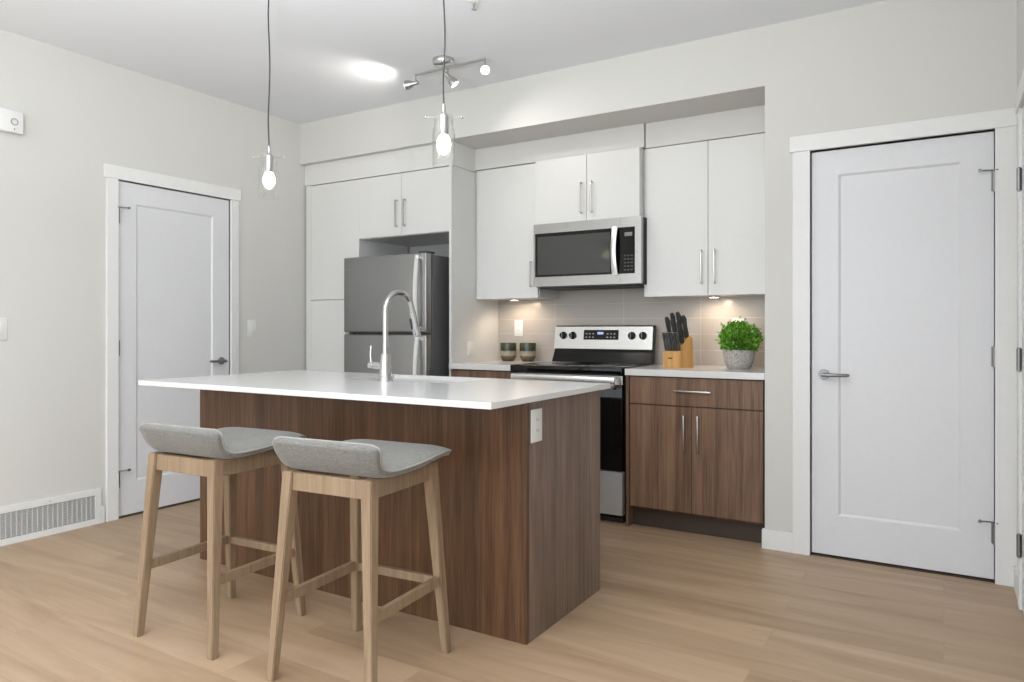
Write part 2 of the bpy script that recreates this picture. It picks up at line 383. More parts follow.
m.box(DR1, XR, YD, YD + .12, 0, ZC); m.box(DR0, DR1, YD, YD + .12, DH, ZC)
o = m.build('wall_back', 'wall'); struct(o, 'warm off-white wall holding the kitchen and the right-hand door')
m = MB(); m.box(XL, XE, YD, YB, 2.415, ZC); o = m.build('wall_bulkhead', 'wall'); struct(o, 'dropped bulkhead above the kitchen cabinets')
m = MB(); m.box(XR, XR + .12, -.4, RW0, 0, ZC); m.box(XR, XR + .12, YF - .12, -2.3, 0, ZC); m.box(XR, XR + .12, -2.3, -.4, 0, .25); m.box(XR, XR + .12, -2.3, -.4, 2.45, ZC); m.box(XR, XR + .12, RW1, YD + .12, 0, ZC); m.box(XR, XR + .12, RW0, RW1, DH, ZC)
o = m.build('wall_right', 'wall'); struct(o, 'narrow strip of wall at the right edge')
# window wall behind the camera
W0, W1, WZ0, WZ1 = -3.95, 0.02, 0.15, 2.5
m = MB(); m.box(XL, W0, YF - .12, YF, 0, ZC); m.box(W1, XR, YF - .12, YF, 0, ZC); m.box(W0, W1, YF - .12, YF, 0, WZ0); m.box(W0, W1, YF - .12, YF, WZ1, ZC)
o = m.build('wall_front', 'wall'); struct(o, 'wall with the big window behind the viewer')
m = MB()
for x in (W0, -2.62, -1.31, W1 - .06): m.box(x, x + .06, YF - .09, YF - .03, WZ0, WZ1)
m.box(W0, W1, YF - .09, YF - .03, WZ0, WZ0 + .06); m.box(W0, W1, YF - .09, YF - .03, WZ1 - .06, WZ1)
o = m.build('window_1', 'trim'); struct(o, 'white framed window behind the viewer')
m = MB()
for y in (-2.3, -1.38, -.46): m.box(XR + .03, XR + .09, y, y + .06, .25, 2.45)
m.box(XR + .03, XR + .09, -2.3, -.4, .25, .31); m.box(XR + .03, XR + .09, -2.3, -.4, 2.39, 2.45)
o = m.build('window_2', 'trim'); struct(o, 'white framed side window behind the viewer')
# dark sheets behind the doors, their colour standing in for shade
m = MB(); m.box(XL - .14, XL - .125, DL0 - .05, DL1 + .05, 0, DH + .05); o = m.build('dark_sheet_1', 'dark'); struct(o, 'dark sheet standing for the shade behind the left door')
m = MB(); m.box(DR0 - .05, DR1 + .05, YD + .125, YD + .14, 0, DH + .05); o = m.build('dark_sheet_2', 'dark'); struct(o, 'dark sheet standing for the shade behind the right door')
m = MB(); m.box(XR + .125, XR + .14, RW0 - .05, RW1 + .05, 0, DH + .05); o = m.build('dark_sheet_3', 'dark'); struct(o, 'dark sheet standing for the shade behind the far right door')

# ---- baseboards
def baseboard(name, f, u0, u1, label):
    m = MB(); f.box(m, u0, u1, 0, 0.098, 0, 0.013, 0.002); return struct(m.build(name, 'trim'), label)
m = MB(); FB.box(m, XE - .013, -0.661, 0, .098, 0, .013, .002); m.box(XE - .013, XE, YD, YD + .02, 0, .098)
struct(m.build('baseboard_back', 'trim'), 'short white baseboard between base cabinet and right door casing')
baseboard('baseboard_left', FL, 2.345, 2.365, 'white baseboard stub beside the left door casing')
baseboard('baseboard_left_far', FL, 3.304, 3.88, 'white baseboard right of the left door')
baseboard('baseboard_left_near', FL, -2.6, 1.50, 'white baseboard left of the return-air grille')
baseboard('baseboard_right', FR, 3.64, 3.86, 'white baseboard stub in the right corner')

# ---- casings
def casing(name, f, u0, u1, lo, hi, label):
    m = MB()
    f.box(m, lo, u0, 0, DH, 0, .016, .002); f.box(m, u1, hi, 0, DH, 0, .016, .002)
    f.box(m, lo - .014, min(hi + .014, XR) if f.k == 'back' else hi + .014, DH, DH + .080, 0, .021, .002)
    # jambs inside the opening
    f.box(m, u0 - .02, u0, 0, DH, -.12, 0); f.box(m, u1, u1 + .02, 0, DH, -.12, 0); f.box(m, u0, u1, DH, DH + .02, -.12, 0)
    return struct(m.build(name, 'trim'), label)
casing('trim_1', FL, DL0, DL1, 2.376, 3.303, 'white casing with projecting head around the left door')
casing('trim_2', FB, DR0, DR1, -0.661, XR, 'white casing with projecting head around the right door')
casing('trim_3', FR, RW0, RW1, RW0 - .08, RW1 + .08, 'white casing at the right edge of view')

# ---- door slabs with one recessed shaker panel
def slab(f, u0, u1, v0, v1, pu0, pu1, pv0, pv1, n=-0.012, t=0.038):
    mb = MB(); P = lambda u, v, k: f.p(u, v, k)
    O = [(u0, v0), (u1, v0), (u1, v1), (u0, v1)]; I = [(pu0, pv0), (pu1, pv0), (pu1, pv1), (pu0, pv1)]
    e = .011; J = [(pu0 + e, pv0 + e), (pu1 - e, pv0 + e), (pu1 - e, pv1 - e), (pu0 + e, pv1 - e)]
    V = mb.bm.verts.new
    o = [V(P(a, b, n)) for a, b in O]; i = [V(P(a, b, n)) for a, b in I]; j = [V(P(a, b, n - .008)) for a, b in J]; k = [V(P(a, b, n - t)) for a, b in O]
    for q in range(4):
        r = (q + 1) % 4
        mb.bm.faces.new((o[q], o[r], i[r], i[q])); mb.bm.faces.new((i[q], i[r], j[r], j[q])); mb.bm.faces.new((o[q], k[q], k[r], o[r]))
    mb.bm.faces.new(j); mb.bm.faces.new(k)
    return mb
def lever(door, f, u, v, sgn, n=-0.012, knob_label='satin nickel lever handle'):
    d = f.dir(); mb = MB()
    mb.cyl(f.p(u, v, n), .026, .008, d, 24, .002)
    mb.cyl(f.p(u, v, n + .006), .010, .040, d, 16)
    mb.tube([f.p(u - sgn * .008, v, n + .046), f.p(u + sgn * .03, v, n + .049), f.p(u + sgn * .105, v, n + .046), f.p(u + sgn * .118, v, n + .040)], [.009, .0095, .0085, .006], 12)
    return mb.build('lever_handle', 'hinge', door, smooth=True, label=knob_label)
def hinges(door, f, u, zs, side, n=-0.012, stop=(0, 2)):
    for k, z in enumerate(zs):
        mb = MB(); mb.cyl(f.p(u, z - .045, n + .012), .0085, .09, (0, 0, 1), 12)
        mb.cyl(f.p(u, z - .050, n + .012), .0045, .10, (0, 0, 1), 10)
        f.box(mb, u - .012, u + .012, z - .045, z + .045, n - .001, n + .003)
        h = mb.build('hinge', 'hinge', door, smooth=True)
        if k in stop:     # hinge-pin door stop
            zz = z + .047 if k == 0 else z + .052
            m2 = MB(); m2.tube([f.p(u, zz, n + .014), f.p(u + side * .055, zz + .002, n + .030)], .0035, 8)
            m2.cyl(f.p(u + side * .055, zz + .002, n + .028), .008, .008, f.dir(), 12)
            m2.tube([f.p(u, zz, n + .014), f.p(u - side * .012, zz, n + .034)], .003, 8)
            m2.build('hinge_stop', 'hinge', h, smooth=True)
d = slab(FL, DL0 + .004, DL1 - .003, .012, DH - .006, 2.568, 3.108, .210, 1.914, n=-.005).build('door_1', 'door')
struct(d, 'white single-panel door in the left wall with lever on its right')
lever(d, FL, 3.172, .925, -1, n=-.005); hinges(d, FL, DL0 + .002, (1.83, 1.03, .235), 1, n=-.005)
d = slab(FB, DR0 + .0045, DR1 - .003, .013, DH - .007, -.450, .068, .213, 1.916).build('door_2', 'door')
struct(d, 'large white single-panel door at the right with lever on its left')
lever(d, FB, -.515, .916, 1); hinges(d, FB, DR1 - .002, (1.812, 1.02, .222), -1)
d = slab(FR, RW0 + .004, RW1 - .004, .012, DH - .010, RW0 + .12, RW1 - .12, .213, 1.916, n=.006).build('door_3', 'door')
struct(d, 'white door at the extreme right edge, seen edge-on')
hinges(d, FR, RW1 - .002, (1.755, 1.02, .262), -1, n=.004, stop=())
m = MB(); FL.box(m, DL0, DL1, 0, .010, -.10, .004); struct(m.build('trim_6', 'kick'), 'brown threshold strip under the left door')
m = MB(); FB.box(m, DR0, DR1, 0, .006, -.10, -.004); struct(m.build('gap_shade_strip', 'kick'), 'dark strip standing for the shaded gap under the right door')  # shade of the gap below the door, put in as a dark strip

# ---- tiled backsplash
m = MB(); m.box(XP, XE, YB - .008, YB, CT, 1.90); o = m.build('wall_backsplash', 'tile'); o.location = (0, 0, 0); struct(o, 'taupe rectangular wall tile behind the range')
# the tile grid is laid out from the counter upward
tm = M['tile'].node_tree
mp = tm.nodes.new('ShaderNodeMapping'); mp.inputs['Location'].default_value = (1.322, -.906, 0)
cbn = [n for n in tm.nodes if n.type == 'COMBXYZ'][0]; brn = [n for n in tm.nodes if n.type == 'TEX_BRICK'][0]
tm.links.new(cbn.outputs[0], mp.inputs[0]); tm.links.new(mp.outputs[0], brn.inputs['Vector'])

# ---- wall plates and devices
def plate(name, f, u, v, n, label, cat, kind, group=None, w_=.072, h_=.118):
    base = f.p(u, v, n)
    t = thing(name, base, label, cat, group)
    mb = MB(); f.box(mb, u - w_ / 2, u + w_ / 2, v - h_ / 2, v + h_ / 2, n, n + .006, .0025); mb.build('cover_plate', 'white', t, smooth=True)
    if kind == 'rocker':
        mb = MB(); f.box(mb, u - .017, u + .017, v - .033, v + .033, n + .0055, n + .010, .0015); mb.build('rocker', 'white', t, smooth=True)
    else:
        for s in (1, -1):
            mb = MB(); f.box(mb, u - .016, u + .016, v + s * .020 - .014, v + s * .020 + .014, n + .0055, n + .008, .001)
            r = mb.build('socket', 'white', t)
            mb = MB()
            for du in (-.006, .006): f.box(mb, u + du - .001, u + du + .001, v + s * .020 - .002, v + s * .020 + .007, n + .0078, n + .0084)
            mb.build('slot', 'dark', r)
    return t
plate('light_switch', FL, 3.420, 1.150, 0, 'white rocker light switch on the left wall right of the door', 'light switch', 'rocker')
plate('light_switch', FL, 1.818, 1.145, 0, 'white light switch at the left edge of the photo below the chime', 'light switch', 'rocker')
FP = Face('left', XP)
plate('light_switch', FP, 4.129, 1.006, 0, 'small white switch on the tall panel right of the refrigerator', 'light switch', 'rocker', h_=.10)
FK = Face('back', YB - .008)
plate('wall_outlet', FK, -2.665, 1.150, 0, 'white outlet on the tile above the two banded pots', 'outlet', 'outlet')
plate('wall_outlet', FK, -1.085, 1.150, 0, 'white outlet on the tile half hidden behind the green plant', 'outlet', 'outlet')
FI = Face('left', -1.2925)
plate('wall_outlet', FI, 2.306, .788, 0, 'white outlet plate on the walnut end of the island', 'outlet', 'outlet', w_=.080, h_=.122)

t = thing('door_chime', (XL, 1.862, 2.25), 'small white square chime box with round button high on left wall', 'wall device')
m = MB(); FL.box(m, 1.800, 1.917, 2.186, 2.304, 0, .042, .006); m.build('housing', 'white', t, smooth=True)
m = MB(); m.lathe([(.013, 0), (.019, 0), (.019, .003), (.013, .003), (.013, 0)], FL.p(1.872, 2.243, .042), (1, 0, 0), 24, cap=False); m.build('ring', 'mark', t, smooth=True)
m = MB(); m.cyl(FL.p(1.872, 2.205, .0415), .003, .002, (1, 0, 0), 10); m.build('indicator', 'dark', t)

# ---- return-air grille at floor level
t = thing('return_air_grille', (XL, 1.93, 0), 'long low white return-air grille at the foot of the left wall', 'air vent')
m = MB(); g0, g1, gz0, gz1 = 1.50, 2.345, 0, .205
for a in ((g0, g1, gz0, gz0 + .034), (g0, g1, gz1 - .034, gz1), (g0, g0 + .034, gz0 + .034, gz1 - .034), (g1 - .034, g1, gz0 + .034, gz1 - .034)): FL.box(m, *a, 0, .014, .001)
m.build('frame', 'trim', t)
m = MB(); FL.box(m, g0 + .03, g1 - .03, gz0 + .03, gz1 - .03, .0005, .0015); m.build('backing', 'grey', t)
m = MB()
for k in range(15):
    z = gz0 + .040 + k * .0091
    m.prism([(XL + .002, z + .006), (XL + .009, z - .001), (XL + .0100, z + .0005), (XL + .003, z + .0072)], 1, g0 + .03, g1 - .03) if False else m.box(XL + .002, XL + .009, g0 + .03, g1 - .03, z, z + .0048)
u = g0 + .034
while u < g1 - .034:
    m.box(XL + .002, XL + .0115, u - .0022, u + .0022, gz0 + .034, gz1 - .034); u += .026
m.build('louvres', 'vent', t)
for uu in (1.60, 2.06): MB().cyl(FL.p(uu, gz1 - .016, .013), .004, .003, (1, 0, 0), 10).build('screw', 'nickel', t)

# ================================================================ cabinet helpers
def pull(parent, f, u, v, L, vert=True, n=0.0, mt='nickel'):
    """square bar pull on two posts"""
    mb = MB(); h = L / 2; r = .0042; out = n + .030
    if vert:
        f.box(mb, u - r, u + r, v - h, v + h, out - .008, out, .001)
        for s in (-1, 1): f.box(mb, u - r, u + r, v + s * (h - .005) - r, v + s * (h - .005) + r, n, out - .004, .0008)
    else:
        f.box(mb, u - h, u + h, v - r, v + r, out - .008, out, .001)
        for s in (-1, 1): f.box(mb, u + s * (h - .03) - r, u + s * (h - .03) + r, v - r, v + r, n, out - .004, .0008)
    return mb.build('handle', mt, parent, smooth=True)
def cab_door(root, f, u0, u1, v0, v1, mt, n=0.0, t=.018, name='door', g0=.0016, g1=.0016):
    mb = MB(); f.box(mb, u0 + g0, u1 - g1, v0 + .0016, v1 - .0016, n - t, n, .0012); return mb.build(name, mt, root)

# ---- pantry, bridge cabinet and end panel round the refrigerator
YPAN = 3.920; FPan = Face('back', YPAN)
YBI = YB - .03
t = thing('pantry_cabinet', (-3.94, 4.1, 0), 'tall white pantry cabinet between left wall and refrigerator', 'cabinet')
m = MB(); m.box(-4.245, -3.69, YPAN + .019, YBI, .10, 2.252); m.box(-4.245, -4.192, YPAN + .002, YPAN + .02, .10, 2.252); m.build('body', 'cab', t)
m = MB(); m.box(-4.245, -3.70, YPAN + .07, YBI, 0, .10); m.build('toe_kick', 'kick', t)
cab_door(t, FPan, -4.190, -3.6902, 1.366, 2.250, 'cab', name='upper_door', g1=0); cab_door(t, FPan, -4.190, -3.692, .105, 1.362, 'cab', name='lower_door')
t = thing('bridge_cabinet', (-3.27, 4.2, 1.81), 'white two-door wall cabinet bridging over the refrigerator', 'cabinet')
m = MB(); m.box(-3.69, -2.864, YPAN + .019, YB, 1.806, 2.252); m.build('body', 'cab', t)
dl = cab_door(t, FPan, -3.690, -3.286, 1.808, 2.250, 'cab', g0=0); dr = cab_door(t, FPan, -3.286, -2.864, 1.808, 2.250, 'cab')
pull(dl, FPan, -3.325, 1.965, .192); pull(dr, FPan, -3.250, 1.965, .192)
m = MB(); m.box(-2.862, XP, YPAN - .012, YB, 0, 2.252, .0008); o = m.build('end_panel', 'cab', loc=(-2.844, 4.2, 0)); tag(o, 'tall white side panel standing right of the refrigerator', 'cabinet panel')
m = MB(); m.box(-4.259, XP, YPAN + .003, YB - .001, 2.2555, 2.415); struct(m.build('trim_4', 'cab'), 'white filler fascia above the pantry and bridge cabinet')
m = MB(); m.box(XP, -1.584, 4.192, YB - .009, 2.268, 2.415); m.box(-1.578, XE, 4.205, YB, 2.262, 2.415)
struct(m.build('trim_5', 'wall'), 'painted inner soffit above the wall cabinets')

# ---- wall cabinets right of the end panel
def wall_cab(name, x0, x1, z0, z1, yf, label, doors, group=None):
    t = thing(name, ((x0 + x1) / 2, 4.35, z0), label, 'cabinet', group); f = Face('back', yf)
    m = MB(); m.box(x0 + .001, x1 - .001, yf + .019, YB - .008, z0, z1); m.build('body', 'cab', t)
    for (a, b, hx, hz, L) in doors:
        dd = cab_door(t, f, a, b, z0 - .004, z1, 'cab'); pull(dd, f, hx, hz, L)
    return t
wall_cab('wall_cabinet', XP, -2.334, 1.357, 2.264, 4.200, 'narrow white single-door wall cabinet left of the microwave', [(XP + .004, -2.336, -2.385, 1.515, .175)])
wall_cab('wall_cabinet', -2.332, -1.594, 1.840, 2.264, 4.155, 'short white two-door wall cabinet directly above the microwave', [(-2.332, -1.957, -1.991, 1.985, .200), (-1.957, -1.597, -1.917, 1.985, .200)])
wall_cab('wall_cabinet', -1.574, XE - .002, 1.345, 2.257, 4.200, 'tall white two-door wall cabinet above the plant and knife block', [(-1.570, -1.190, -1.228, 1.512, .200), (-1.190, XE - .004, -1.150, 1.512, .200)])
m = MB(); m.box(-1.594, -1.574, 4.225, YB - .008, 1.345, 2.262); struct(m.build('trim_8', 'cab'), 'white filler between microwave cabinet and right wall cabinet')

# ---- under-cabinet puck lights
for x, z, lab in ((-2.60, 1.357, 'round warm puck light under the narrow left wall cabinet'), (-1.190, 1.345, 'round warm puck light under the right wall cabinet above the plant')):
    t = thing('puck_light', (x, 4.33, z), lab, 'light')
    m = MB(); m.cyl((x, 4.33, z - .010), .034, .010, bev=.002); m.build('housing', 'nickel', t, smooth=True)
    m = MB(); m.cyl((x, 4.33, z - .0115), .027, .003); m.build('lens', 'puck', t)
    l = bpy.data.lights.new('puck_glow', 'SPOT'); l.energy = 5.0; l.color = (1.0, .80, .60); l.spot_size = R(165); l.spot_blend = .6; l.shadow_soft_size = .025
    lo = bpy.data.objects.new('puck_glow', l); col.objects.link(lo); lo.parent = t; lo.location = (0, .01, -.016); lo.rotation_euler = (R(14), 0, 0)

# ---- base cabinets and perimeter counters
YBC = 3.895; FBC = Face('back', YBC)
t = thing('base_cabinet', (-1.19, 4.2, 0), 'walnut base cabinet with drawer and two doors right of the range', 'cabinet')
m = MB(); m.box(-1.579, XE - .002, YBC + .019, YB - .01, .108, CT - .038); m.build('body', 'walnut', t)
m = MB(); m.box(-1.572, XE - .002, YBC + .055, YBC + .075, 0, .108); m.build('toe_kick', 'kick', t)
m = MB(); m.box(-1.580, -1.563, YBC - .004, YBC + .019, .0, CT - .040); m.box(-1.580, -1.563, YBC + .019, YB - .01, 0, .118); m.build('end_panel', 'walnut_h', t)
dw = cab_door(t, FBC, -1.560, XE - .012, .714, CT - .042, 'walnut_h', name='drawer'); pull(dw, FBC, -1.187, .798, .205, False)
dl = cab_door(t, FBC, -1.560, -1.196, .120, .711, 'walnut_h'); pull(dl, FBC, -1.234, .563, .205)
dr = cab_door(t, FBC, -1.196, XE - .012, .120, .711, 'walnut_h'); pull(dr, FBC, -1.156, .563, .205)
t = thing('base_cabinet', (-2.6, 4.2, 0), 'walnut base cabinet left of the range, mostly hidden behind the island', 'cabinet')
m = MB(); m.box(XP + .001, -2.352, YBC + .019, YB - .01, .108, CT - .038); m.build('body', 'walnut', t)
m = MB(); m.box(XP + .001, -2.352, YBC + .055, YBC + .075, 0, .108); m.build('toe_kick', 'kick', t)
cab_door(t, FBC, XP + .003, -2.354, .714, CT - .042, 'walnut_h', name='drawer'); cab_door(t, FBC, XP + .003, -2.354, .132, .711, 'walnut_h')
m = MB(); m.box(-1.582, XE - .001, YBC - .020, YB - .009, CT - .037, CT, .002); o = m.build('countertop', 'quartz', loc=(-1.19, 4.2, CT - .037)); tag(o, 'short white quartz counter right of the range under plant and knife block', 'countertop')
m = MB(); m.box(XP + .001, -2.350, YBC - .020, YB - .009, CT - .037, CT, .002); o = m.build('countertop', 'quartz', loc=(-2.6, 4.2, CT - .037)); tag(o, 'short white quartz counter left of the range under two banded pots', 'countertop')

# ================================================================ refrigerator
t = thing('refrigerator', (-3.257, 4.1, 0), 'grey stainless top-freezer refrigerator in the white cabinet niche', 'refrigerator')
x0, x1, yf = -3.652, -2.912, 3.722
m = MB(); m.box(x0 + .004, x1 - .002, yf + .068, 4.44, .03, 1.640, .004); m.build('body', 'fside', t)
m = MB(); m.box(x0 + .03, x1 - .03, yf + .09, 4.40, 0, .03); m.build('base_grille', 'dark', t)
du = MB().box(x0, x1, yf, yf + .062, 1.122, 1.648, .008, seg=3).build('freezer_door', 'fsteel', t, smooth=True)
dd = MB().box(x0, x1, yf, yf + .062, .075, 1.106, .008, seg=3).build('fridge_door', 'fsteel', t, smooth=True)
def fhandle(parent, za, zb, tip_top):
    mb = MB(); N = 14; x = -2.966
    for k in range(N):
        pass
    pts = []
    for k in range(N + 1):
        s = k / N; z = za + (zb - za) * s
        bow = .034 + .022 * math.sin(math.pi * s)
        pts.append((z, yf - bow))
    V = mb.bm.verts.new; rings = []
    for z, y in pts: rings.append([V((x - .013, y, z)), V((x + .013, y, z)), V((x + .011, y + .012, z)), V((x - .011, y + .012, z))])
    for a, b in zip(rings, rings[1:]):
        for q in range(4): mb.bm.faces.new((a[q], a[(q + 1) % 4], b[(q + 1) % 4], b[q]))
    mb.bm.faces.new(rings[0][::-1]); mb.bm.faces.new(rings[-1])
    for z in (za + .012, zb - .012): mb.box(x - .011, x + .011, yf - .04, yf + .002, z - .012, z + .012, .003)
    return mb.build('handle', 'hsteel', parent, smooth=True, label='bright stainless bow handle')
fhandle(du, 1.135, 1.632, True); fhandle(dd, .62, 1.092, False)
MB().box(x1 - .075, x1 - .012, yf + .012, yf + .11, 1.649, 1.662, .004).build('hinge_cover', 'dgrey', t, smooth=True)
MB().box(x0 + .020, x0 + .050, yf - .0015, yf + .001, 1.560, 1.568).build('badge', 'mark', du)
MB().box(x0 + .003, x0 + .045, yf + .01, yf + .05, 1.107, 1.121).build('middle_hinge', 'nickel', t)

# ================================================================ microwave
t = thing('microwave_oven', (-1.955, 4.33, 1.42), 'stainless over-the-range microwave with dark window under the short cabinet', 'microwave')
x0, x1, yf, z0, z1 = -2.331, -1.578, 4.128, 1.420, 1.835
f = Face('back', yf)
MB().box(x0 + .002, x1 - .0, yf + .036, YB - .012, z0, z1, .002).build('body', 'dgrey', t)
m = MB()     # door: stainless frame round a window
xs = -1.714
for a in ((x0, xs, z1 - .062, z1), (x0, xs, z0 + .004, z0 + .066), (x0, x0 + .012, z0 + .066, z1 - .062)): f.box(m, *a, -.034, 0)
dr = m.build('door', 'msteel', t)
m = MB(); f.box(m, x0 + .012, xs, z0 + .066, z1 - .062, -.03, -.002); wn = m.build('door_glass', 'bglass', dr)
m = MB(); f.box(m, x0 + .030, xs - .070, z0 + .080, z1 - .085, -.0025, -.0005); m.build('window', 'mwglass', wn)
m = MB()     # control section
for a in ((xs + .001, x1, z1 - .062, z1), (xs + .001, x1, z0 + .004, z0 + .066), (x1 - .040, x1, z0 + .066, z1 - .062)): f.box(m, *a, -.034, 0)
cs = m.build('control_section', 'msteel', t)
m = MB(); f.box(m, xs + .001, x1 - .040, z0 + .066, z1 - .062, -.03, -.0015); cp = m.build('control_panel', 'bglass', cs)
m = MB(); f.box(m, xs + .028, x1 - .058, z1 - .118, z1 - .094, -.0014, -.0008); m.build('display', mat('dim_display', (.20, .20, .19), .4), cp)
m = MB()
for r in range(5):
    for c in range(3): f.box(m, xs + .024 + c * .022, xs + .038 + c * .022, z0 + .086 + r * .022, z0 + .094 + r * .022, -.0014, -.0009)
m.build('keypad', 'dgrey', cp)
m = MB(); V = m.bm.verts.new; rings = []
for k in range(17):
    s = k / 16; z = z0 + .062 + s * (z1 - z0 - .120); y = yf - (.020 + .026 * math.sin(math.pi * s)); hw = .019 - .004 * math.sin(math.pi * s)
    xc = xs - .030
    rings.append([V((xc - hw, y + .002, z)), V((xc, y - .004, z)), V((xc + hw, y + .002, z)), V((xc + hw, y + .012, z)), V((xc - hw, y + .012, z))])
for a, b in zip(rings, rings[1:]):
    for q in range(5): m.bm.faces.new((a[q], a[(q + 1) % 5], b[(q + 1) % 5], b[q]))
m.bm.faces.new(rings[0][::-1]); m.bm.faces.new(rings[-1])
for z in (z0 + .068, z1 - .064): m.box(xs - .042, xs - .018, yf - .022, yf + .001, z - .008, z + .008)
m.build('handle', 'hsteel', dr, smooth=True, label='curved bright stainless handle')
m = MB(); f.box(m, -2.10, -2.055, z1 - .034, z1 - .029, 0, .0008); m.build('badge', 'mark', dr)
m = MB(); m.box(x0 + .02, x1 - .02, yf + .05, YB - .05, z0 - .008, z0)
for k in range(9): m.box(x0 + .03, x1 - .03, yf + .002 + k * .0045, yf + .0035 + k * .0045, z0 - .004, z0 + .003)
m.build('underside_vent', 'dark', t)

# ================================================================ range
t = thing('kitchen_range', (-1.970, 4.15, 0), 'freestanding stainless and black electric range between the base cabinets', 'stove')
x0, x1 = -2.346, -1.598; yf = 3.880; f = Face('back', yf)
MB().box(x0, x1, yf + .045, 4.47, .03, .872, .002).build('body', 'black', t)
MB().box(x0 + .02, x1 - .02, yf + .06, 4.44, 0, .03).build('base', 'dark', t)
m = MB(); m.box(x0 - .003, x1 + .003, yf - .022, 4.40, .872, .919, .004)
ct = m.build('cooktop', 'bglass', t, smooth=True)
for (bx, by, br) in ((-2.16, 4.02, .105), (-1.78, 4.02, .08), (-2.16, 4.26, .08), (-1.78, 4.26, .105)):
    m = MB()
    for rr in (br, br * .62): m.lathe([(rr - .002, 0), (rr, 0), (rr, .0004), (rr - .002, .0004), (rr - .002, 0)], (bx, by, .9212), n=48, cap=False)
    m.build('burner_ring', 'mark', ct)
m = MB(); f.box(m, x0 + .002, x1 - .002, .816, .871, -.04, -.004, .002); m.build('front_trim', 'steel', t)
m = MB(); f.box(m, x0 + .002, x1 - .002, .318, .812, -.042, 0, .003); od = m.build('oven_door', 'bglass', t, smooth=True)
m = MB(); f.box(m, x0 + .075, x1 - .075, .40, .74, -.002, .0012, .0005); m.build('oven_window', 'bglass', od)
m = MB(); m.box(x0 + .022, x1 - .024, yf - .062, yf - .036, .826, .866, .008, seg=3)
for xx in (x0 + .05, x1 - .05): m.box(xx - .012, xx + .012, yf - .045, yf + .004, .800, .845, .003)
m.build('oven_handle', 'hsteel', od, smooth=True, label='wide bright stainless bar handle')
m = MB()
V = m.bm.verts.new; N = 24; z0_, z1_ = .058, .308
# storage drawer with a shallow curved crease
def dy(u): return -.010 * (1 - (2 * u - 1) ** 2)
A = []; B = []; A2 = []; B2 = []
for k in range(N + 1):
    u = k / N; x = x0 + .002 + u * (x1 - x0 - .004)
    A.append(V((x, yf + dy(u), z0_))); B.append(V((x, yf + dy(u), z1_))); A2.append(V((x, yf + .04, z0_))); B2.append(V((x, yf + .04, z1_)))
for k in range(N):
    m.bm.faces.new((A[k], A[k + 1], B[k + 1], B[k])); m.bm.faces.new((A2[k], B2[k], B2[k + 1], A2[k + 1]))
    m.bm.faces.new((A[k], A2[k], A2[k + 1], A[k + 1])); m.bm.faces.new((B[k], B[k + 1], B2[k + 1], B2[k]))
m.bm.faces.new((A[0], B[0], B2[0], A2[0])); m.bm.faces.new((A[-1], A2[-1], B2[-1], B[-1]))
m.build('storage_drawer', 'dsteel', t, smooth=True)
# back guard: black riser and tilted stainless control panel
m = MB(); m.prism([(4.400, .921), (4.440, .921), (4.46, 1.168), (4.435, 1.168), (4.415, 1.012)], 0, x0 + .028, x1 - .004); m.prism([(4.36, .921), (4.41, .921), (4.42, 1.005), (4.405, 1.005)], 0, x0 + .030, x1 - .006)
bgd = m.build('backguard', 'black', t)
m = MB(); m.prism([(4.404, 1.010), (4.436, 1.010), (4.452, 1.160), (4.424, 1.160)], 0, x0 + .022, x1 - .012, .002)
cp = m.build('control_panel', 'steel', bgd, smooth=True)
def onp(z, out): # point on tilted panel face
    s = (z - 1.010) / .150; return 4.404 + .020 * s - out
tilt = math.atan2(.020, .150)
nrm = (0, -math.cos(tilt), math.sin(tilt))
for xx in (-2.255, -2.183, -1.752, -1.675):
    m = MB(); m.lathe([(.026, 0), (.026, .004), (.021, .006), (.019, .024), (.016, .027)], (xx, onp(1.100, 0), 1.100), nrm, 24)
    k_ = m.build('knob', 'black', cp, smooth=True)
    m = MB(); a = Vector((xx, onp(1.100, .020), 1.102)); m.box(xx - .0025, xx + .0025, onp(1.1, .031), onp(1.1, .024), 1.082, 1.120, .001); m.build('knob_grip', 'hinge', k_)
m = MB(); m.prism([(onp(1.072, .0015), 1.072), (onp(1.072, -.002), 1.072), (onp(1.138, -.002), 1.138), (onp(1.138, .0015), 1.138)], 0, -2.100, -1.846)
dp = m.build('display_panel', 'bglass', cp)
m = MB(); m.prism([(onp(1.108, .0024), 1.108), (onp(1.108, .001), 1.108), (onp(1.124, .001), 1.124), (onp(1.124, .0024), 1.124)], 0, -1.998, -1.955); m.build('clock', 'display', dp)
for xx in (-2.08, -2.055, -2.03, -1.925, -1.90, -1.875):
    for zz in (1.085, 1.108): MB().prism([(onp(zz, .0022), zz), (onp(zz, .001), zz), (onp(zz + .008, .001), zz + .008), (onp(zz + .008, .0022), zz + .008)], 0, xx - .006, xx + .006).build('button', 'mark', dp)

